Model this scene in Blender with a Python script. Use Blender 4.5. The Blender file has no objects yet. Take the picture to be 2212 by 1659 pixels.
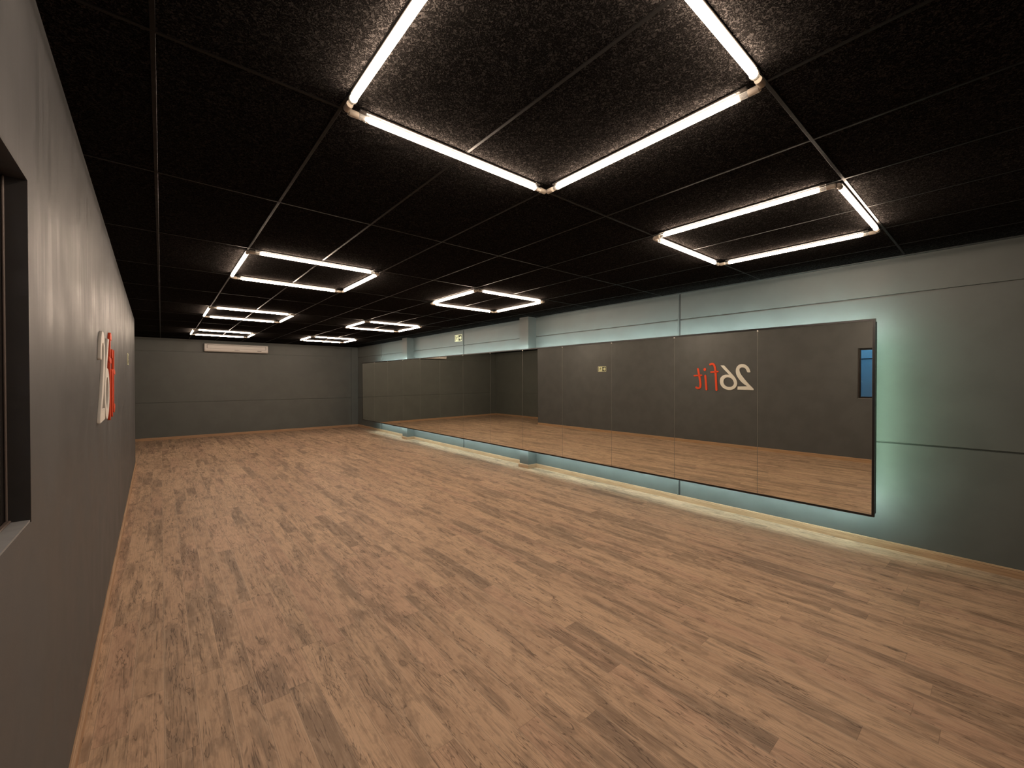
import bpy, bmesh, math, random
from mathutils import Vector, Matrix
PI = math.pi
scene = bpy.context.scene
col = scene.collection

# ------------------------------------------------------------------ helpers
def tag(o, label=None, cat=None, group=None, kind=None):
    if label: o['label'] = label
    if cat: o['category'] = cat
    if group: o['group'] = group
    if kind: o['kind'] = kind
    return o

def link(name, me, mat, parent=None, M=None):
    o = bpy.data.objects.new(name, me)
    if mat is not None:
        for m in (mat if isinstance(mat, (list, tuple)) else [mat]): me.materials.append(m)
    col.objects.link(o)
    if parent is not None: o.parent = parent
    if M is not None: o.matrix_local = M
    return o

def obj(name, bm, mat, parent=None, smooth=False, M=None):
    me = bpy.data.meshes.new(name)
    bmesh.ops.recalc_face_normals(bm, faces=bm.faces[:])
    bm.to_mesh(me); bm.free()
    if smooth:
        me.polygons.foreach_set('use_smooth', [True]*len(me.polygons))
        if hasattr(me, 'set_sharp_from_angle'): me.set_sharp_from_angle(angle=math.radians(40))
    return link(name, me, mat, parent, M)

def empty(name, loc=(0, 0, 0), parent=None):
    o = bpy.data.objects.new(name, None); o.empty_display_size = .1
    col.objects.link(o); o.location = loc
    if parent is not None: o.parent = parent
    return o

def box(bm, a, b, bevel=0.0, seg=2, mi=0):
    a = Vector(a); b = Vector(b)
    lo = Vector(map(min, a, b)); hi = Vector(map(max, a, b))
    r = bmesh.ops.create_cube(bm, size=1.0, matrix=Matrix.Translation((lo+hi)/2) @ Matrix.Diagonal((*(hi-lo), 1)))
    fs = {f for v in r['verts'] for f in v.link_faces}
    for f in fs: f.material_index = mi
    if bevel:
        es = {e for v in r['verts'] for e in v.link_edges}
        bmesh.ops.bevel(bm, geom=list(es), offset=bevel, segments=seg, affect='EDGES', profile=.5)
    return bm

def cyl(bm, a, b, r, n=20, r2=None):
    a = Vector(a); b = Vector(b); d = b-a
    M = Matrix.Translation((a+b)/2) @ d.to_track_quat('Z', 'Y').to_matrix().to_4x4()
    bmesh.ops.create_cone(bm, cap_ends=True, segments=n, radius1=r, radius2=r if r2 is None else r2, depth=d.length, matrix=M)
    return bm

def prism(bm, pts, axis0, axis1, ext0, ext1, origin=(0, 0, 0)):
    """extrude the 2-D outline pts (in axis0/axis1) between the vectors ext0 and ext1"""
    A0, A1, E0, E1, O = map(Vector, (axis0, axis1, ext0, ext1, origin))
    v0 = [bm.verts.new(O+A0*p[0]+A1*p[1]+E0) for p in pts]
    v1 = [bm.verts.new(O+A0*p[0]+A1*p[1]+E1) for p in pts]
    bm.faces.new(v0); bm.faces.new(v1)
    for i in range(len(pts)):
        j = (i+1) % len(pts)
        bm.faces.new((v0[i], v0[j], v1[j], v1[i]))
    return bm

def B(): return bmesh.new()

# ------------------------------------------------------------------ node helper
class NT:
    def __init__(s, name):
        s.m = bpy.data.materials.new(name); s.m.use_nodes = True
        s.t = s.m.node_tree; s.n = s.t.nodes; s.n.clear()
        s.out = s.n.new('ShaderNodeOutputMaterial')
    def node(s, typ, ins=None, **kw):
        n = s.n.new(typ)
        for k, v in kw.items(): setattr(n, k, v)
        for k, v in (ins or {}).items():
            sock = n.inputs[k]
            if isinstance(v, bpy.types.NodeSocket): s.t.links.new(v, sock)
            else: sock.default_value = v
        return n
    def math(s, op, a, b=0.0, c=0.0, clamp=False):
        n = s.node('ShaderNodeMath', {0: a, 1: b, 2: c}, operation=op); n.use_clamp = clamp
        return n.outputs[0]
    def coords(s): return s.node('ShaderNodeTexCoord').outputs['Object']
    def sep(s, v):
        n = s.node('ShaderNodeSeparateXYZ', {0: v}); return n.outputs
    def comb(s, x, y, z=0.0): return s.node('ShaderNodeCombineXYZ', {0: x, 1: y, 2: z}).outputs[0]
    def noise(s, v, scale=1, detail=2, rough=.5, dist=0.0):
        return s.node('ShaderNodeTexNoise', {'Vector': v, 'Scale': scale, 'Detail': detail, 'Roughness': rough, 'Distortion': dist}).outputs[0]
    def white(s, v): return s.node('ShaderNodeTexWhiteNoise', {'Vector': v}, noise_dimensions='3D').outputs
    def rng(s, v, a, b, c=0.0, d=1.0, smooth=True):
        n = s.node('ShaderNodeMapRange', {0: v, 1: a, 2: b, 3: c, 4: d})
        n.interpolation_type = 'SMOOTHSTEP' if smooth else 'LINEAR'
        return n.outputs[0]
    def mix(s, f, a, b, mode='MIX'):
        n = s.n.new('ShaderNodeMix'); n.data_type = 'RGBA'; n.blend_type = mode
        for k, v in ((0, f), (6, a), (7, b)):
            if isinstance(v, bpy.types.NodeSocket): s.t.links.new(v, n.inputs[k])
            else: n.inputs[k].default_value = v if k == 0 else (*v, 1)
        return n.outputs[2]
    def bump(s, h, strength=.3, dist=.01):
        return s.node('ShaderNodeBump', {'Height': h, 'Strength': strength, 'Distance': dist}).outputs[0]
    def bsdf(s, color, rough=.5, metal=0.0, spec=.5, normal=None, **ex):
        ins = {'Base Color': color if isinstance(color, bpy.types.NodeSocket) else (*color, 1), 'Roughness': rough, 'Metallic': metal, 'Specular IOR Level': spec}
        if normal is not None: ins['Normal'] = normal
        ins.update(ex)
        p = s.node('ShaderNodeBsdfPrincipled', ins)
        s.t.links.new(p.outputs[0], s.out.inputs[0]); return p

def simple(name, color, rough=.5, metal=0.0, spec=.5, **ex):
    """plain coat with a faint mottled roughness"""
    t = NT(name); c = t.coords()
    n = t.noise(c, 30, 3)
    t.bsdf(color, t.rng(n, .3, .7, max(rough-.05, 0), min(rough+.05, 1)), metal, spec, **ex)
    return t.m

def emit(name, color, strength):
    t = NT(name)
    e = t.node('ShaderNodeEmission', {0: (*color, 1), 1: strength})
    t.t.links.new(e.outputs[0], t.out.inputs[0]); return t.m

# ------------------------------------------------------------------ measures (metres; camera stands at 0,0,1.65)
CAMZ = 1.65
XR = 5.434          # right wall
CE = 2.840          # ceiling
YF = 15.159         # far wall at x = 0
FS = -0.0109        # the far wall is a little out of square
LA, LS = -0.2713, -0.0117   # left wall: x = LA + LS*y
YB = -1.6           # back wall, behind the camera
YE = 10.91          # the left wall ends here, the room widens behind it
XN = -1.85          # side wall of that widening
GZ = (1.040, 2.476) # joints of the wall panels
def lx(y): return LA+LS*y
def fy(x): return YF+FS*x
TUBE = (1.0, .78, .60)
LED = (.72, .94, .89)

# ------------------------------------------------------------------ materials
def mat_paint(name='slate_paint', streaks=False, base=(.114, .125, .120)):
    t = NT(name); c = t.coords(); x, y, z = t.sep(c)
    fine = t.noise(c, 260, 3, .6); mid = t.noise(c, 3.0, 4, .55)
    col_ = t.mix(t.rng(mid, .35, .65), tuple(v*.95 for v in base), tuple(v*1.05 for v in base))
    h = t.math('MULTIPLY', fine, .35)
    rough = t.rng(mid, .3, .7, .46, .56)
    if streaks:                                   # roller marks running down the upper wall
        s = t.noise(t.comb(t.math('MULTIPLY', y, 14.0), t.math('MULTIPLY', z, .8), x), 1.0, 4, .6)
        s2 = t.noise(t.comb(t.math('MULTIPLY', y, 2.6), t.math('MULTIPLY', z, 1.1), 3.0), 1.0, 3, .5)
        zone = t.math('MULTIPLY', t.rng(z, 1.5, 2.3), t.rng(s2, .35, .6))
        h = t.math('ADD', h, t.math('MULTIPLY', t.math('MULTIPLY', s, zone), 2.2))
        rough = t.math('SUBTRACT', rough, t.math('MULTIPLY', t.math('MULTIPLY', t.rng(s, .45, .62), zone), .12))
    t.bsdf(col_, rough, 0, .16 if streaks else .42, t.bump(h, .22, .004))
    return t.m

def mat_floor():
    t = NT('wood_laminate'); c = t.coords(); x, y, z = t.sep(c)
    W = .1275; LEN = 1.22
    u = t.math('DIVIDE', x, W); row = t.math('FLOOR', u); fu = t.math('SUBTRACT', u, row)
    r1 = t.white(t.comb(row, 3.7, 1.0))[0]
    v = t.math('ADD', t.math('DIVIDE', y, LEN), t.math('MULTIPLY', r1, 7.0)); pid = t.math('FLOOR', v); fv = t.math('SUBTRACT', v, pid)
    w = t.white(t.comb(row, pid, 5.0)); rv = w[0]; rc = t.sep(w[1])
    ox = t.math('MULTIPLY', rc[0], 40.0); oy = t.math('MULTIPLY', rc[1], 60.0)
    X = t.math('ADD', x, ox); Y = t.math('ADD', y, oy)
    # broad smoky patches lying along the board
    warp = t.noise(t.comb(t.math('MULTIPLY', X, 6.0), t.math('MULTIPLY', Y, 1.6), oy), 1.0, 3, .6)
    p1 = t.noise(t.comb(t.math('MULTIPLY', X, 7.0), t.math('ADD', t.math('MULTIPLY', Y, 1.15), t.math('MULTIPLY', warp, .8)), ox), 1.0, 5, .62, .4)
    patch = t.rng(t.math('ADD', p1, t.math('MULTIPLY', t.math('SUBTRACT', rc[1], .5), .14)), .47, .66)
    p2 = t.noise(t.comb(t.math('MULTIPLY', X, 22.0), t.math('MULTIPLY', Y, 3.2), ox), 1.0, 5, .65, .8)
    blot = t.rng(p2, .55, .72)
    # fine grain
    g = t.noise(t.comb(t.math('MULTIPLY', X, 150.0), t.math('MULTIPLY', Y, 5.0), ox), 1.0, 4, .65, .3)
    # dark drying cracks
    cr = t.noise(t.comb(t.math('MULTIPLY', X, 26.0), t.math('MULTIPLY', Y, 2.2), oy), 1.0, 3, .55, 1.2)
    crack = t.math('MULTIPLY', t.rng(t.math('ABSOLUTE', t.math('SUBTRACT', cr, .5)), 0.0, .028, 1.0, 0.0), t.rng(p1, .40, .54))
    # knots
    vo = t.node('ShaderNodeTexVoronoi', {'Vector': t.comb(t.math('MULTIPLY', X, 5.0), t.math('MULTIPLY', Y, 2.2), 0.0), 'Scale': 1.0, 'Randomness': 1.0})
    kd = t.math('ADD', vo.outputs['Distance'], t.math('MULTIPLY', t.math('SUBTRACT', p2, .5), .16))
    kr = t.sep(vo.outputs['Color'])[0]
    ring = t.math('SINE', t.math('MULTIPLY', kd, 110.0))
    knot = t.math('MULTIPLY', t.rng(kd, .05, .15, 1.0, 0.0), t.math('GREATER_THAN', kr, .5))
    knot = t.math('MULTIPLY', knot, t.rng(ring, -1, 1, .55, 1.0, False))
    light = (.67, .465, .312); lite2 = (.56, .375, .25); dark = (.22, .142, .095); grey = (.22, .158, .115); deep = (.095, .058, .040)
    base = t.mix(t.rng(rv, .1, .9), light, lite2)
    base = t.mix(t.math('MULTIPLY', t.rng(rc[2], .55, .95), .45), base, (.56, .345, .245))
    dk = t.mix(rc[0], dark, grey)
    base = t.mix(t.math('MULTIPLY', patch, .66), base, dk)
    base = t.mix(t.math('MULTIPLY', blot, .55), base, dk)
    base = t.mix(t.math('MULTIPLY', t.rng(g, .42, .75), .38), base, dk)
    base = t.mix(t.math('MULTIPLY', t.rng(g, .30, .45, 1.0, 0.0), .26), base, (.70, .53, .39))
    base = t.mix(t.math('MULTIPLY', crack, .80), base, deep)
    base = t.mix(t.math('MULTIPLY', knot, .70), base, deep)
    mo = t.noise(t.comb(t.math('MULTIPLY', X, 17.0), t.math('MULTIPLY', Y, 5.5), ox), 1.0, 4, .7, .5)
    base = t.mix(t.math('MULTIPLY', t.rng(mo, .46, .66), .42), base, dk)
    base = t.mix(t.math('MULTIPLY', t.rng(mo, .36, .48, 1.0, 0.0), .22), base, (.68, .50, .36))
    # board joints: a hair-thin groove with a pale eased edge
    ed = t.math('MULTIPLY', t.math('MINIMUM', fu, t.math('SUBTRACT', 1.0, fu)), W)
    en = t.math('MULTIPLY', t.math('MINIMUM', fv, t.math('SUBTRACT', 1.0, fv)), LEN)
    e = t.math('MINIMUM', ed, en)
    joint = t.rng(e, .0006, .0018, 1.0, 0.0)
    ease = t.rng(ed, .002, .009, 1.0, 0.0)
    base = t.mix(t.math('MULTIPLY', ease, t.math('MULTIPLY', rv, .45)), base, (.72, .54, .39))
    base = t.mix(t.math('MULTIPLY', joint, .35), base, deep)
    h = t.math('SUBTRACT', t.math('MULTIPLY', g, .12), t.math('ADD', joint, t.math('MULTIPLY', crack, .5)))
    t.bsdf(base, t.rng(g, .3, .7, .46, .58), 0, .35, t.bump(h, .18, .002))
    return t.m

def mat_baseboard():
    t = NT('oak_baseboard'); c = t.coords(); x, y, z = t.sep(c)
    al = t.math('ADD', x, y)
    g = t.noise(t.comb(t.math('MULTIPLY', al, 3.0), t.math('MULTIPLY', z, 90.0), 2.0), 1.0, 4, .6, .6)
    p = t.noise(t.comb(t.math('MULTIPLY', al, 1.2), t.math('MULTIPLY', z, 14.0), 6.0), 1.0, 3, .5)
    base = t.mix(t.rng(g, .35, .7), (.50, .325, .195), (.36, .215, .125))
    base = t.mix(t.math('MULTIPLY', t.rng(p, .5, .7), .4), base, (.30, .185, .11))
    t.bsdf(base, .5, 0, .4, t.bump(g, .1, .001))
    return t.m

def mat_ceiling():
    t = NT('black_ceiling_tile'); c = t.coords()
    n1 = t.noise(c, 62, 4, .6, 1.1); n2 = t.noise(c, 210, 3, .6, .5)
    worm = t.rng(t.math('ABSOLUTE', t.math('SUBTRACT', n1, .5)), 0.0, .10)
    h = t.math('ADD', t.math('MULTIPLY', worm, .8), t.math('MULTIPLY', n2, .5))
    cl = t.mix(t.math('MULTIPLY', worm, t.rng(n2, .25, .6)), (.008, .0072, .0070), (.043, .039, .0372))  # shade of the pits painted in: low spots darker than raised ones
    d = t.node('ShaderNodeBsdfDiffuse', {'Color': cl, 'Normal': t.bump(h, 1.0, .012)}); t.t.links.new(d.outputs[0], t.out.inputs[0])
    return t.m

M_paint = mat_paint(); M_left = mat_paint('slate_paint_rolled', True, (.104, .108, .115)); M_floor = mat_floor(); M_base = mat_baseboard(); M_ceil = mat_ceiling()
M_tbar = simple('black_ceiling_rail', (.0055, .005, .0048), .45, 0, .09)
M_edge = simple('charcoal_trim_and_shadow', (.030, .034, .035), .45)
M_frame = simple('black_aluminium', (.012, .011, .011), .33, 0, .5)
M_mdf = simple('dark_board', (.020, .018, .016), .55)
def mat_mirror():
    t = NT('mirror_silver'); c = t.coords()
    n = t.noise(c, 1.2, 2)
    t.bsdf(t.mix(n, (.915, .925, .845), (.93, .94, .86)), 0.0, 1.0, .5)
    return t.m
M_mirror = mat_mirror()
M_bevel = simple('polished_glass_edge', (.26, .26, .24), .5, .3, .4)
M_tube = emit('lit_tube', TUBE, 66)
M_led = emit('led_strip_light', LED, 165); M_led_end = emit('led_strip_light_green', (.66, 1.0, .70), 88)
def mat_clear():
    t = NT('clear_plastic'); c = t.coords(); n = t.noise(c, 60, 2)
    t.bsdf((.86, .86, .84), t.rng(n, .3, .7, .12, .25), 0, .5, **{'Transmission Weight': .75, 'IOR': 1.25})
    return t.m
M_clear = mat_clear()
M_holder = simple('ivory_plastic', (.52, .46, .39), .4)
M_strip = simple('dark_batten', (.024, .020, .018), .45)
M_white = simple('white_acrylic', (.80, .785, .75), .55, 0, .2)
M_red = simple('red_acrylic', (.76, .085, .032), .55, 0, .2)
M_ac = simple('white_casing', (.70, .68, .66), .42)
M_acdark = simple('dark_gap', (.045, .040, .036), .5)
M_sign = simple('pale_luminous_board', (.72, .74, .50), .5)
M_signdark = simple('deep_green_ink', (.010, .018, .008), .5)
M_signdim = simple('olive_ink', (.10, .12, .035), .5)
M_clip = simple('white_glint_clip', (.92, .91, .88), .2, 0, 1.0)  # near-white base stands in for the lamp glint on the clips
M_sill = simple('pale_stone_sill', (.24, .25, .26), .5)
M_silicone = simple('brown_sealant', (.12, .095, .085), .5)
def mat_glass():
    t = NT('window_glass')
    g = t.node('ShaderNodeBsdfGlass', {'Color': (.93, .96, .97, 1), 'Roughness': 0.0, 'IOR': 1.45})
    tr = t.node('ShaderNodeBsdfTransparent', {0: (.93, .96, .97, 1)})
    gl = t.node('ShaderNodeBsdfGlossy', {0: (1, 1, 1, 1), 1: 0.0})
    fr = t.node('ShaderNodeFresnel', {0: 1.45})
    m1 = t.node('ShaderNodeMixShader', {0: fr.outputs[0], 1: tr.outputs[0], 2: gl.outputs[0]})
    t.t.links.new(m1.outputs[0], t.out.inputs[0]); return t.m
M_glass = mat_glass()
def mat_plaster():
    t = NT('outside_plaster'); c = t.coords(); n = t.noise(c, 4, 5, .6)
    t.bsdf(t.mix(n, (.12, .125, .13), (.17, .175, .18)), .8, 0, .3, t.bump(n, .3, .01)); return t.m
M_out = mat_plaster()

# ------------------------------------------------------------------ setting: floor, ceiling, walls
T = .15
b = B(); box(b, (-.46, YB-T, -.12), (XR+T, YF+.4, 0)); box(b, (XN-T, YE-.16, -.12), (-.46, YF+.4, 0)); tag(obj('floor', b, M_floor), kind='structure')

# ceiling boards with the rail grid of a suspended ceiling (0.62 x 1.25 m)
b = B(); box(b, (-.46, YB-T, CE), (XR+T, YF+.4, CE+.12)); box(b, (XN-T, YE-.16, CE), (-.46, YF+.4, CE+.12)); tag(obj('ceiling', b, M_ceil), kind='structure')
b = B()
k = -4
while .605+k*.6215 < XR:
    X = .605+k*.6215
    if X > XN: box(b, (X-.008, (YB if X > lx(YE) else YE), CE-.003), (X+.008, fy(X), CE+.01), .0012, 1)
    k += 1
k = -2
while .625+k*1.25 < YF:
    Y = .625+k*1.25
    if Y > YB: box(b, ((lx(Y) if Y < YE else XN), Y-.008, CE-.0034), (XR, Y+.008, CE+.01), .0012, 1)
    k += 1
tag(obj('trim_1', b, M_tbar), 'black ceiling rail grid', kind='structure')

def wall_profile(depth, g=.0085):
    """cross-section of a panelled wall: two shadow joints; first coordinate = into the wall"""
    pts = [(0, 0)]
    for z in GZ: pts += [(0, z-g), (.018, z-g*.7), (.018, z+g*.7), (0, z+g)]
    pts += [(0, CE+.06), (depth, CE+.06), (depth, 0)]
    return pts
b = B(); prism(b, wall_profile(T), (1, 0, 0), (0, 0, 1), (0, YB-T, 0), (0, YF+.3, 0), (XR, 0, 0))
tag(obj('wall_right', b, M_paint), kind='structure')
# far wall up to the corner column, slightly out of square
b = B()
X0, X1 = XN-.4, 5.189
prism(b, wall_profile(T, .0045), (0, 1, 0), (0, 0, 1), (X0, FS*X0, 0), (X1, FS*X1, 0), (0, YF, 0))
tag(obj('wall_far', b, M_paint), kind='structure')
b = B(); box(b, (5.199, fy(5.3)-.001, 0), (XR, fy(5.3)+T, CE+.05), .004, 1)
tag(obj('column', b, M_paint), kind='structure')
b = B(); box(b, (5.18, fy(5.19)+.03, 0), (5.21, fy(5.19)+T+.02, CE+.05)); tag(obj('trim_2', b, M_mdf), kind='structure')
# columns standing proud of the right wall
for (ya, yb) in ((5.739, 5.988), (10.753, 11.049)):
    b = B(); box(b, (5.229, ya, 0), (XR+.03, yb, CE+.03), .004, 1)
    tag(obj('column', b, M_paint), kind='structure')
# cover strips over the upright joints
for i, y in enumerate((2.901, 8.226, 12.994)):
    b = B()
    pr = [(.0, -.011)]+[(-.013*math.sin(a), -.011*math.cos(a)) for a in [PI*j/8 for j in range(1, 8)]]+[(0, .011)]
    prism(b, pr, (1, 0, 0), (0, 1, 0), (0, 0, .07), (0, 0, CE-.012), (XR, y, 0))
    box(b, (XR-.0015, y-.03, .07), (XR+.01, y-.013, CE-.005), mi=1)  # dark band on one side, painting the shadow of the cover strip
    tag(obj('trim_%d' % (i+3), b, [M_paint, M_edge]), kind='structure')
# dark edge angle where the ceiling meets the right wall
b = B(); yy = [YB, 5.739, 5.988, 10.753, 11.049, fy(XR)]
for i in (0, 2, 4): box(b, (XR-.03, yy[i], CE-.010), (XR+.01, yy[i+1], CE+.01), .002, 1)
tag(obj('trim_6', b, M_edge), kind='structure')

# left wall with its window opening
WY0, WY1, WZ0, WZ1 = .42, 1.822, 1.242, 2.232
def slant(bm):
    for v in bm.verts: v.co.x += LS*v.co.y
b = B(); TL = .17
vs = {}
ys = [YB-T, WY0, WY1, YE]; zs = [0, WZ0, WZ1, CE+.05]
def vert(x, i, j):
    if (x, i, j) not in vs: vs[(x, i, j)] = b.verts.new((x, ys[i], zs[j]))
    return vs[(x, i, j)]
for i in range(3):
    for j in range(3):
        if (i, j) == (1, 1): continue
        for x in (LA, LA-TL): b.faces.new([vert(x, i, j), vert(x, i+1, j), vert(x, i+1, j+1), vert(x, i, j+1)])
for i in range(3):
    for j in (0, 3): b.faces.new([vert(LA, i, j), vert(LA, i+1, j), vert(LA-TL, i+1, j), vert(LA-TL, i, j)])
for j in range(3):
    for i in (0, 3): b.faces.new([vert(LA, i, j), vert(LA, i, j+1), vert(LA-TL, i, j+1), vert(LA-TL, i, j)])
for (i0, j0, i1, j1) in ((1, 1, 2, 1), (1, 2, 2, 2), (1, 1, 1, 2), (2, 1, 2, 2)):
    b.faces.new([vert(LA, i0, j0), vert(LA, i1, j1), vert(LA-TL, i1, j1), vert(LA-TL, i0, j0)])
slant(b); tag(obj('wall_left', b, M_left), kind='structure')
# the widening behind the end of the left wall
b = B(); box(b, (XN-T, YE-.16, 0), (lx(YE)-TL+.02, YE-.001, CE+.05)); tag(obj('wall_return', b, M_paint), kind='structure')
b = B(); prism(b, wall_profile(T, .002), (-1, 0, 0), (0, 0, 1), (0, YE-.1, 0), (0, YF+.2, 0), (XN, 0, 0)); tag(obj('wall_recess', b, M_paint), kind='structure')
b = B(); box(b, (LA-.3, YB-T, 0), (XR+.02, YB, CE+.05)); tag(obj('wall_back', b, M_paint), kind='structure')

# baseboards: moulded profile
BH = .073
prof = [(0, 0), (.015, 0), (.015, BH*.70), (.0125, BH*.73), (.0125, BH*.77), (.0142, BH*.80), (.0135, BH*.86), (.0105, BH*.885), (.0105, BH*.92), (.009, BH*.97), (.006, BH), (0, BH)]
def board(bm, p, q):
    """a length of baseboard from p to q with the wall on its right-hand side"""
    p = Vector((*p, 0)); q = Vector((*q, 0)); d = (q-p).normalized(); n = Vector((-d.y, d.x, 0))
    prism(bm, prof, n, (0, 0, 1), p, q)
CX = 5.229
b = B(); segs = []
y = YB
for (ya, yb) in ((5.739, 5.988), (10.753, 11.049)):
    board(b, (XR, y), (XR, ya)); board(b, (XR, ya), (CX, ya)); board(b, (CX, ya-.015), (CX, yb+.015)); board(b, (CX, yb), (XR, yb)); y = yb
board(b, (XR, y), (XR, fy(XR))); tag(obj('baseboard_right', b, M_base), kind='structure')
b = B(); board(b, (XR-.012, fy(XR)), (XN, fy(XN))); tag(obj('baseboard_far', b, M_base), kind='structure')
b = B(); board(b, (lx(YE), YE), (lx(YB), YB)); tag(obj('baseboard_left', b, M_base), kind='structure')
b = B(); board(b, (XN, fy(XN)), (XN, YE)); tag(obj('baseboard_recess', b, M_base), kind='structure')

# ------------------------------------------------------------------ window in the left wall
win = tag(empty('window_1', (lx(1.1), 1.1, WZ0)), 'black framed window in the left wall', kind='structure')
def wpart(name, bm, m, **kw):
    for v in bm.verts: v.co -= Vector((lx(1.1), 1.1, WZ0)); v.co.x += LS*(v.co.y)
    return obj(name, bm, m, win, **kw)
x0 = lx(1.1)
b = B(); f = .006          # dark lining of the opening (jambs and head)
box(b, (x0-.165, WY0, WZ0), (x0+.001, WY0+f, WZ1)); box(b, (x0-.165, WY1-f, WZ0), (x0+.001, WY1, WZ1)); box(b, (x0-.165, WY0+f, WZ1-f), (x0+.001, WY1-f, WZ1))
wpart('window_lining', b, simple('charcoal_lining', (.034, .032, .032), .5))
b = B(); box(b, (x0-.165, WY0+f, WZ0), (x0-.001, WY1-f, WZ0+f)); wpart('window_sill', b, M_sill)
b = B(); s = .034; xa, xb = x0-.082, x0-.048
box(b, (xa, WY0+f, WZ0+f), (xb, WY0+f+s, WZ1-f), .002, 1); box(b, (xa, WY1-f-s, WZ0+f), (xb, WY1-f, WZ1-f), .002, 1)
box(b, (xa, WY0+f+s, WZ0+f), (xb, WY1-f-s, WZ0+f+s), .002, 1); box(b, (xa, WY0+f+s, WZ1-f-s), (xb, WY1-f-s, WZ1-f), .002, 1)
wpart('window_frame', b, M_frame)
b = B(); box(b, (x0-.070, WY0+f+s-.008, WZ0+f+s-.008), (x0-.064, WY1-f-s+.008, WZ1-f-s+.008)); wpart('window_pane', b, M_glass)
b = B()
box(b, (xb, WY1-f-.007, WZ0+f), (xb+.006, WY1-f, WZ1-f), .002, 1); box(b, (xb, WY0+f, WZ0+f), (xb+.012, WY1-f, WZ0+f+.006), .002, 1)
wpart('window_sealant', b, M_silicone)
# outside wall; unseen narrow well added around it so skylight fades downward
b = B(); box(b, (-1.5, -2.6, -.2), (-1.35, 4.6, 3.9)); box(b, (-1.37, -2.6, 2.06), (-1.335, 4.6, 2.085)); tag(obj('outside_wall', b, M_out), kind='structure')
b = B(); box(b, (-1.9, -2.6, -.3), (-.46, 4.6, -.2)); box(b, (-1.9, 4.5, -.2), (-.5, 4.65, 3.9)); box(b, (-1.9, -2.65, -.2), (-.46, -2.55, 3.9)); tag(obj('outside_ground', b, M_out), kind='structure')

# ------------------------------------------------------------------ square ceiling lights
SQ = 1.208; HT = .030; TR = .0132
def side_parts(parent, i):
    """tube i along local +x, then turned by i*90 degrees about the square's centre"""
    R = Matrix.Rotation(i*PI/2, 4, 'Z')
    def put(name, bm, m, par, smooth=True):
        bm.transform(R); return obj(name, bm, m, par, smooth)
    y = -SQ/2; a = -SQ/2; z = -HT
    b = B(); ns = 12; nr = 20; xs = [a+.092+(SQ-.184)*k/ns for k in range(ns+1)]      # in short lengths, so that the light falls evenly
    rings = [[b.verts.new((x, y+TR*math.cos(2*PI*j/nr), z+TR*math.sin(2*PI*j/nr))) for j in range(nr)] for x in xs]
    for r0, r1 in zip(rings, rings[1:]):
        for j in range(nr): b.faces.new((r0[j], r0[(j+1) % nr], r1[(j+1) % nr], r1[j]))
    b.faces.new(rings[0]); b.faces.new(rings[-1])
    tube = put('light_tube', b, M_tube, parent)
    b = B(); box(b, (a+.06, y-.011, -.009), (a+SQ-.06, y+.011, -.0005), .002, 1); put('mounting_strip', b, M_strip, tube)
    for e in (0, 1):
        s = 1 if e == 0 else -1; xo = a if e == 0 else a+SQ
        b = B(); cyl(b, (xo+s*.052, y, z), (xo+s*.092, y, z), TR*.96, 20); put('tube_neck', b, M_clear, tube)
        b = B(); cyl(b, (xo+s*.014, y, z), (xo+s*.054, y, z), TR*1.08, 20); cyl(b, (xo+s*.009, y, z), (xo+s*.014, y, z), TR*.85, 20); put('tube_cap', b, M_holder, tube)
        b = B(); n = 22; w = .006; xc = xo+s*.094     # open ring clip with a foot on the ceiling
        ri, ro = TR+.0006, TR+.0030
        outer = [(ro*math.sin(t), -ro*math.cos(t)) for t in [-2.55+5.1*k/n for k in range(n+1)]]
        inner = [(ri*math.sin(t), -ri*math.cos(t)) for t in [2.55-5.1*k/n for k in range(n+1)]]
        prism(b, outer+inner, (0, 1, 0), (0, 0, 1), (xc-w, 0, 0), (xc+w, 0, 0), (0, y, z))
        box(b, (xc-w, y-.010, z+TR*.9), (xc+w, y+.010, -.0005)); put('tube_clip', b, M_clear, tube)
def make_light():
    root = empty('square_light')
    for i in range(4): side_parts(root, i)
    return root
def copy_tree(o, parent=None):
    c = o.copy(); col.objects.link(c)
    if parent is not None: c.parent = parent
    for ch in list(o.children): copy_tree(ch, c)
    return c
proto = make_light()
lights = [
 (1.214, 1.226, 'square of four tube lights cut off by the top edge, first along the lettered wall'),
 (1.205, 4.985, 'square of four tube lights on black ceiling, second along the lettered wall'),
 (1.190, 8.700, 'square of four tube lights on black ceiling, third along the lettered wall'),
 (1.165, 12.48, 'square of four glowing white tubes just in front of the air conditioner'),
 (3.672, 1.252, 'square of four tube lights above the window end of the mirror, first along the mirror'),
 (3.715, 4.990, 'square of four tube lights on black ceiling, second along the mirror'),
 (3.680, 8.700, 'square of four tube lights on black ceiling, third along the mirror'),
 (3.640, 12.42, 'square of four tube lights by the far corner, last along the mirror')]
for i, (x, y, lab) in enumerate(lights):
    o = proto if i == 0 else copy_tree(proto)
    o.location = (x, y, CE-.0036); tag(o, lab, 'ceiling light', 'square tube lights on the black ceiling')

# ------------------------------------------------------------------ wall mirror with its hidden light strip
ML, MH = 12.765, 1.857
e1 = Vector((-.0050, 1, 0)).normalized(); up = Vector((-.0040, 0, 1)); up = (up-e1*up.dot(e1)).normalized(); nrm = e1.cross(up)   # local x along the wall, y out of the wall... (nrm points to the wall)
O = Vector((5.086, .7855, CAMZ-1.284))
MM = Matrix(((e1.x, up.x, nrm.x, O.x), (e1.y, up.y, nrm.y, O.y), (e1.z, up.z, nrm.z, O.z), (0, 0, 0, 1)))
mir = empty('wall_mirror'); mir.matrix_world = MM
tag(mir, 'long black framed mirror of thirteen panels hung in front of the glowing wall', 'mirror')
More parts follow.
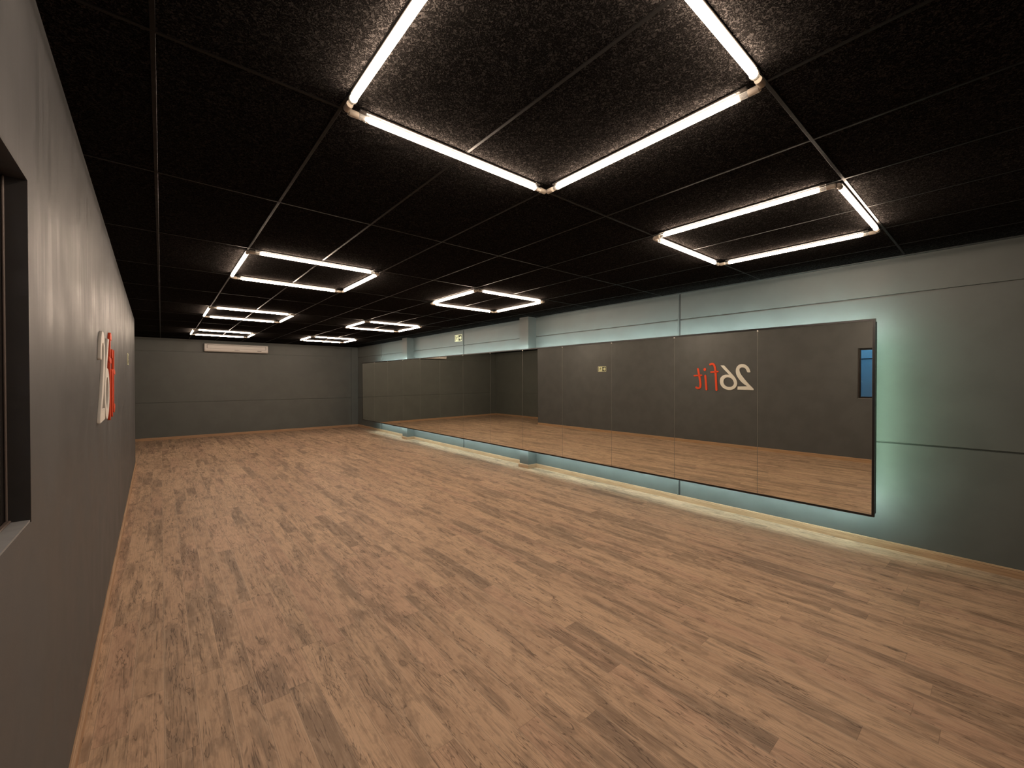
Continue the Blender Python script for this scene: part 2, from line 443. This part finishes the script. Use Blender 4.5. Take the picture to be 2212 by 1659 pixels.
# local axes: x along, y up, z towards the wall (glass face at z = 0)
FW = .019
b = B()
for (p, q) in (((0, 0), (ML, FW)), ((0, MH-FW), (ML, MH)), ((0, FW), (FW, MH-FW)), ((ML-FW, FW), (ML, MH-FW))):
    box(b, (p[0], p[1], -.004), (q[0], q[1], .030))
obj('mirror_frame', b, M_frame, mir)
b = B(); box(b, (FW*.6, FW*.6, .010), (ML-FW*.6, MH-FW*.6, .028)); obj('backing_board', b, M_mdf, mir)
IN, DB = -.001, .070
b = B()
IZ = .027
for (p, q) in (((IN, IZ), (ML-IN, IZ+.02)), ((IN, MH-IZ-.02), (ML-IN, MH-IZ)), ((IN, IZ+.02), (IN+.02, MH-IZ-.02)), ((ML-IN-.02, IZ+.02), (ML-IN, MH-IZ-.02))):
    box(b, (p[0], p[1], .028), (q[0], q[1], DB))
box(b, (IN+.02, IZ+.02, DB-.02), (ML-IN-.02, MH-IZ-.02, DB-.004))
for xx in (1.5, 4.0, 7.6, 11.6): box(b, (xx-.03, MH*.45, DB-.02), (xx+.03, MH*.55, .318+xx*.005))
obj('mirror_subframe', b, M_mdf, mir)
NP = 13; PW = (ML-2*FW)/NP
for k in range(NP):
    a = FW+k*PW+.0005; c = FW+(k+1)*PW-.0005; y0, y1 = FW, MH-FW; bv = .0018; d = .0010
    b = B()
    F = [b.verts.new(v) for v in ((a+bv, y0+bv, 0), (c-bv, y0+bv, 0), (c-bv, y1-bv, 0), (a+bv, y1-bv, 0))]
    G = [b.verts.new(v) for v in ((a, y0, d), (c, y0, d), (c, y1, d), (a, y1, d))]
    H = [b.verts.new(v) for v in ((a, y0, .0098), (c, y0, .0098), (c, y1, .0098), (a, y1, .0098))]
    b.faces.new(F)
    for i in range(4):
        j = (i+1) % 4
        b.faces.new((F[i], F[j], G[j], G[i])).material_index = 1
        b.faces.new((G[i], G[j], H[j], H[i])).material_index = 1
    b.faces.new(H[::-1])
    obj('mirror_panel', b, [M_mirror, M_bevel], mir)
    if k:
        b = B(); box(b, (FW+k*PW-.007, MH-FW-.015, -.0075), (FW+k*PW+.007, MH-FW+.001, -.0006), .003, 2); obj('mirror_clip', b, M_clip, mir, True)
LI = .037; FE = .45; lw = .010
def led_run(p, q, m):
    """a light strip stuck on the back of the subframe, in short lengths"""
    b = B(); P = Vector((*p, DB)); Q = Vector((*q, DB)); d = (Q-P); n = max(2, round(d.length/.12)); w_ = Vector((-d.y, d.x, 0)).normalized()*lw/2; h_ = Vector((0, 0, .002))
    rings = [[b.verts.new(P+d*k/n+o_) for o_ in (-w_, w_, w_+h_, -w_+h_)] for k in range(n+1)]
    for r0, r1 in zip(rings, rings[1:]):
        for j in range(1, 4): b.faces.new((r0[j], r0[(j+1) % 4], r1[(j+1) % 4], r1[j]))
    obj('led_strip', b, m, mir)
led_run((LI, LI), (ML-FE, LI), M_led); led_run((LI, MH-LI), (ML-FE, MH-LI), M_led); led_run((LI, LI+.02), (LI, MH-LI-.02), M_led_end)

# ------------------------------------------------------------------ lettering on the left wall
def curve_mesh(outlines, closed, thick, smooth_pts=True):
    """filled outlines (y, z) given a thickness, standing on the left wall"""
    cu = bpy.data.curves.new('tmp', 'CURVE'); cu.dimensions = '2D'; cu.fill_mode = 'BOTH'; cu.extrude = thick/2
    cu.bevel_depth = .0015; cu.bevel_resolution = 1
    for pts in outlines:
        sp = cu.splines.new('POLY'); sp.points.add(len(pts)-1)
        for p, q in zip(sp.points, pts): p.co = (q[0], q[1], 0, 1)
        sp.use_cyclic_u = True
    o = bpy.data.objects.new('tmp', cu); col.objects.link(o)
    dg = bpy.context.evaluated_depsgraph_get(); me = bpy.data.meshes.new_from_object(o.evaluated_get(dg))
    bpy.data.objects.remove(o); bpy.data.curves.remove(cu)
    return me
def smooth_path(pts, n=6, closed=False):
    out = []; N = len(pts)
    rng = range(N) if closed else range(N-1)
    for i in rng:
        p = [Vector(pts[(i+k) % N] if closed else pts[min(max(i+k, 0), N-1)]) for k in (-1, 0, 1, 2)]
        for s in range(n):
            t = s/n
            out.append(.5*((2*p[1])+(-p[0]+p[2])*t+(2*p[0]-5*p[1]+4*p[2]-p[3])*t*t+(-p[0]+3*p[1]-3*p[2]+p[3])*t**3))
    if not closed: out.append(Vector(pts[-1]))
    return out
def keep_corners(pts, corners, n=5):
    """smooth a closed outline except at the given corner indices"""
    out = []; N = len(pts); cs = sorted(corners)
    for a, bb in zip(cs, cs[1:]+[cs[0]+N]):
        seg = [pts[i % N] for i in range(a, bb+1)]
        out += smooth_path(seg, n)[:-1] if len(seg) > 2 else [Vector(seg[0])]
    return out
def stroke(pts, w):
    """outline of a round-ended stroke along pts"""
    P = smooth_path([Vector(p) for p in pts], 6) if len(pts) > 2 else [Vector(p) for p in pts]
    L, R = [], []
    for i, p in enumerate(P):
        d = (P[min(i+1, len(P)-1)]-P[max(i-1, 0)]).normalized(); n = Vector((-d.y, d.x))
        L.append(p+n*w/2); R.append(p-n*w/2)
    d = (P[-1]-P[-2]).normalized(); a0 = math.atan2(d.y, d.x)
    end = [P[-1]+Vector((math.cos(a0+a), math.sin(a0+a)))*w/2 for a in (PI/4, 0, -PI/4)]
    d = (P[0]-P[1]).normalized(); a0 = math.atan2(d.y, d.x)
    st = [P[0]+Vector((math.cos(a0+a), math.sin(a0+a)))*w/2 for a in (PI/4, 0, -PI/4)]
    return L+end+R[::-1]+st
two = [(3.766, 1.812), (3.787, 1.873), (3.817, 1.92), (3.86, 1.958), (3.904, 1.978), (3.943, 1.983), (3.992, 1.976), (4.036, 1.949), (4.067, 1.903), (4.08, 1.851), (4.079, 1.789), (4.062, 1.723), (4.027, 1.657), (3.974, 1.586), (3.912, 1.526), (3.826, 1.463), (4.04, 1.457), (4.044, 1.385), (3.696, 1.38), (3.702, 1.412), (3.749, 1.462), (3.826, 1.549), (3.912, 1.661), (3.961, 1.731), (3.989, 1.788), (4.003, 1.849), (3.991, 1.887), (3.965, 1.905), (3.93, 1.908), (3.886, 1.894), (3.856, 1.86), (3.83, 1.8), (3.813, 1.789), (3.77, 1.791)]
six = [(4.432, 1.965), (4.355, 1.965), (4.308, 1.913), (4.253, 1.85), (4.17, 1.753), (4.107, 1.676), (4.071, 1.61), (4.055, 1.544), (4.062, 1.487), (4.089, 1.435), (4.134, 1.396), (4.189, 1.376), (4.243, 1.373), (4.308, 1.387), (4.373, 1.422), (4.42, 1.474), (4.446, 1.542), (4.447, 1.62), (4.425, 1.678), (4.383, 1.717), (4.336, 1.735), (4.29, 1.74), (4.23, 1.734), (4.28, 1.792), (4.355, 1.871)]
hole = [(4.369, 1.581), (4.355, 1.629), (4.317, 1.663), (4.267, 1.677), (4.216, 1.667), (4.17, 1.639), (4.139, 1.591), (4.123, 1.534), (4.139, 1.486), (4.179, 1.453), (4.234, 1.443), (4.29, 1.453), (4.336, 1.485), (4.364, 1.533)]
fl = [(4.688, 1.998), (4.66, 2.007), (4.626, 2.009), (4.592, 1.984), (4.571, 1.915), (4.559, 1.826), (4.551, 1.718), (4.544, 1.571), (4.533, 1.366)]
fbar = [(4.668, 1.808), (4.501, 1.818)]
il = [(4.809, 1.721), (4.799, 1.601), (4.789, 1.481), (4.779, 1.376)]
tl = [(4.996, 1.892), (4.978, 1.803), (4.955, 1.682), (4.937, 1.56), (4.932, 1.47), (4.95, 1.419), (4.996, 1.4), (5.041, 1.425)]
tbar = [(5.092, 1.723), (4.904, 1.731)]
def circle(c, rx, ry, n=20): return [(c[0]+rx*math.cos(2*PI*k/n), c[1]+ry*math.sin(2*PI*k/n)) for k in range(n)]
LTH = .016
def on_left(y): # local (y, z, thickness) -> world, standing on the left wall
    return Matrix(((LS, 0, 1, LA+LTH/2), (1, 0, -LS, 0), (0, 1, 0, 0), (0, 0, 0, 1)))
def letter(name, outlines, mat, label, cat='letter', parent=None):
    me = None
    if len(outlines) > 1 and outlines[1] is not hole_s:      # overlapping strokes: one mesh from both
        bm = bmesh.new()
        for o_ in outlines:
            m1 = curve_mesh([o_], True, LTH-.003); bm.from_mesh(m1); bpy.data.meshes.remove(m1)
        me = bpy.data.meshes.new(name); bm.to_mesh(me); bm.free()
    else: me = curve_mesh(outlines, True, LTH-.003)
    ys_ = [v.co.x for v in me.vertices]; zs_ = [v.co.y for v in me.vertices]
    cy, cz = (min(ys_)+max(ys_))/2, min(zs_)
    me.transform(on_left(0))
    base = Vector((lx(cy), cy, cz)) if parent is None else Vector(parent.location)
    me.transform(Matrix.Translation(-base))
    o = link(name, me, mat, parent)
    if parent is None:
        o.location = base; tag(o, label, cat, 'letters of the sign on the left wall')
    return o
hole_s = smooth_path(hole, 4, True)
letter('wall_numeral', [keep_corners(two, [15, 16, 17, 18])], M_white, 'white cut-out numeral 2 standing on the grey wall, opening the sign', 'number')
letter('wall_numeral', [keep_corners(six, [0, 1, 22]), hole_s], M_white, 'white cut-out numeral 6 on the grey wall between the 2 and the red f', 'number')
letter('wall_letter', [stroke(fl, .046), stroke(fbar, .036)], M_red, 'red cut-out letter f on the grey wall, tallest of the red letters')
li = letter('wall_letter', [stroke(il, .046)], M_red, 'red cut-out dotted letter i on the grey wall, between the f and t')
letter('letter_dot', [circle((4.821, 1.876), .031, .036)], M_red, None, parent=li)
letter('wall_letter', [stroke(tl, .046), stroke(tbar, .036)], M_red, 'red cut-out letter t on the grey wall, ending the sign')

# ------------------------------------------------------------------ exit signs (running figure + arrow)
def exit_sign(name, label, M, flip):
    """local: x to the viewer's right, y up, z towards the viewer; flip mirrors the layout"""
    w, h = .312, .160; s = -1 if flip else 1
    root = empty(name); root.matrix_world = M; tag(root, label, 'exit sign', 'running figure exit signs')
    b = B(); box(b, (-w/2, -h/2, 0), (w/2, h/2, .004), .0012, 1); obj('sign_board', b, M_sign, root)
    def rect(bm, xa, ya, xb, yb, z=.0048): box(bm, (s*xa, ya, .003), (s*xb, yb, z))
    b = B(); rect(b, .012, -h/2+.014, w/2-.014, h/2-.014); obj('arrow_field', b, M_signdark, root)
    b = B(); c = .088                                      # arrow: shaft and swept head
    P = [(c-.058, -.016), (c-.004, -.016), (c-.018, -.052), (c+.006, -.050), (c+.046, 0), (c+.006, .050), (c-.018, .052), (c-.004, .016), (c-.058, .016)]
    prism(b, [(s*x, y) for x, y in P], (1, 0, 0), (0, 1, 0), (0, 0, .003), (0, 0, .0060)); obj('arrow', b, M_sign, root)
    b = B()                                                # doorway and running figure
    rect(b, -w/2+.014, -h/2+.012, -w/2+.030, h/2-.014)
    obj('doorway', b, M_signdark, root)
    b = B(); x0 = -.062
    cyl(b, (s*(x0+.012), .042, .003), (s*(x0+.012), .042, .0052), .012, 14)
    for P in ([(-.012, .028), (.016, .030), (.004, -.012), (-.018, -.010)], [(.010, .026), (.016, .030), (.040, .012), (.036, .006), (.016, .016)], [(-.012, .028), (-.008, .020), (-.030, .006), (-.036, .012)],
              [(-.004, -.012), (.004, -.012), (.026, -.030), (.028, -.056), (.018, -.056), (.014, -.034)], [(-.018, -.010), (-.006, -.012), (-.020, -.038), (-.044, -.040), (-.044, -.032), (-.026, -.030)]):
        prism(b, [(s*(x0+x), y) for x, y in P], (1, 0, 0), (0, 1, 0), (0, 0, .003), (0, 0, .0050))
    obj('running_figure', b, M_signdim, root)
    return root
Mr = Matrix(((0, 0, -1, XR), (-1, 0, 0, 8.441), (0, 1, 0, CAMZ+1.012), (0, 0, 0, 1)))
exit_sign('exit_sign', 'exit sign with running figure high on the wall above the long mirror', Mr, False)
ye = 8.02
Ml = Matrix(((LS, 0, 1, lx(ye)), (1, 0, -LS, ye), (0, 1, 0, CAMZ+.305), (0, 0, 0, 1)))
exit_sign('exit_sign', 'exit sign on the lettered wall beyond the red letters, clearly seen in the mirror', Ml, True)

# ------------------------------------------------------------------ air conditioner on the far wall
AX0, AX1, AZ0, AZ1, AD = .948, 2.568, CAMZ+.850, CAMZ+1.088, .215
ang = math.atan(FS)
ac = empty('air_conditioner', ((AX0+AX1)/2, fy((AX0+AX1)/2), AZ0)); ac.rotation_euler = (0, 0, ang)
tag(ac, 'long white wall air conditioner high on the far wall', 'air conditioner')
hw = (AX1-AX0)/2; hh = AZ1-AZ0
def acprof(n=6):
    P = [(0, .012), (-AD*.45, 0)]
    for k in range(n+1):
        t = -PI/2+ (PI/2)*k/n; P.append((-AD+.055-.055*math.cos(t), .055+.055*math.sin(t)))
    for k in range(n+1):
        t = (PI/2)*k/n; P.append((-AD+.04-.04*math.cos(t), hh-.04+.04*math.sin(t)))
    P += [(0, hh)]
    return P
b = B(); prism(b, acprof(), (0, 1, 0), (0, 0, 1), (-hw+.028, 0, 0), (hw-.028, 0, 0)); obj('casing', b, M_ac, ac, True)
def scaled(P, s): return [(-AD/2+(p[0]+AD/2)*s if False else p[0]*s, hh/2+(p[1]-hh/2)*s) for p in P]
for sgn in (-1, 1):
    b = B(); P = acprof(); rings = []
    for (xx, s) in ((hw-.028, 1.0), (hw-.010, .985), (hw-.002, .94), (hw, .88)):
        rings.append([b.verts.new((sgn*xx, p[0], p[1])) for p in scaled(P, s)])
    for r0, r1 in zip(rings, rings[1:]):
        for i in range(len(P)): b.faces.new((r0[i], r0[(i+1) % len(P)], r1[(i+1) % len(P)], r1[i]))
    b.faces.new(rings[0]); b.faces.new(rings[-1]); obj('end_cap', b, M_ac, ac, True)
yf = -AD-.0005
b = B(); box(b, (-hw+.075, yf-.003, hh*.42), (hw-.075, yf+.01, hh*.795), .0025, 1); obj('front_flap', b, M_ac, ac)
b = B()
box(b, (-hw+.068, yf-.001, hh*.80), (hw-.068, yf+.004, hh*.825)); box(b, (-hw+.064, yf-.001, hh*.40), (-hw+.073, yf+.004, hh*.825)); box(b, (hw-.073, yf-.001, hh*.40), (hw-.064, yf+.004, hh*.825))
box(b, (-hw+.073, yf-.0006, hh*.395), (hw-.073, yf+.004, hh*.408)); obj('flap_gap', b, M_acdark, ac)
b = B(); box(b, (-hw+.06, -AD*.80, -.002), (hw-.06, -AD*.45, .02)); obj('air_outlet', b, M_acdark, ac)
b = B(); box(b, (-.075, yf-.0008, hh*.255), (.055, yf+.004, hh*.285)); obj('name_plate', b, M_strip, ac)
b = B(); box(b, (.515, yf-.0008, hh*.20), (.625, yf+.006, hh*.26)); obj('display', b, M_acdark, ac)
b = B(); box(b, (-hw*.8, -.03, hh*.2), (hw*.8, .001, hh*.8)); obj('wall_plate', b, M_acdark, ac)

# ------------------------------------------------------------------ world (dusk sky over the added light well), camera, output
w = bpy.data.worlds.new('dusk'); scene.world = w; w.use_nodes = True
bg = w.node_tree.nodes['Background']; bg.inputs[0].default_value = (.11, .33, .60, 1); bg.inputs[1].default_value = 22.0

cam = bpy.data.cameras.new('camera'); co = bpy.data.objects.new('camera', cam); col.objects.link(co)
yaw, pit, rol = .6999, -.0087, -.0009
fw = Vector((math.sin(yaw)*math.cos(pit), math.cos(yaw)*math.cos(pit), math.sin(pit)))
r = Vector((math.cos(yaw), -math.sin(yaw), 0)); u = r.cross(fw)
r2 = r*math.cos(rol)+u*math.sin(rol); u2 = -r*math.sin(rol)+u*math.cos(rol)
co.matrix_world = Matrix(((r2.x, u2.x, -fw.x, 0), (r2.y, u2.y, -fw.y, 0), (r2.z, u2.z, -fw.z, CAMZ), (0, 0, 0, 1)))
cam.sensor_fit = 'HORIZONTAL'; cam.sensor_width = 36; cam.lens = 898.76/2212*36; cam.clip_start = .02
scene.camera = co

vs_ = scene.view_settings; vs_.view_transform = 'Standard'; vs_.look = 'None'; vs_.gamma = 1; vs_.use_curve_mapping = False; vs_.exposure = 0.0
cy = scene.cycles; cy.use_denoising = True; cy.sample_clamp_indirect = 6; cy.max_bounces = 12; cy.diffuse_bounces = 6; cy.glossy_bounces = 6; cy.blur_glossy = .5
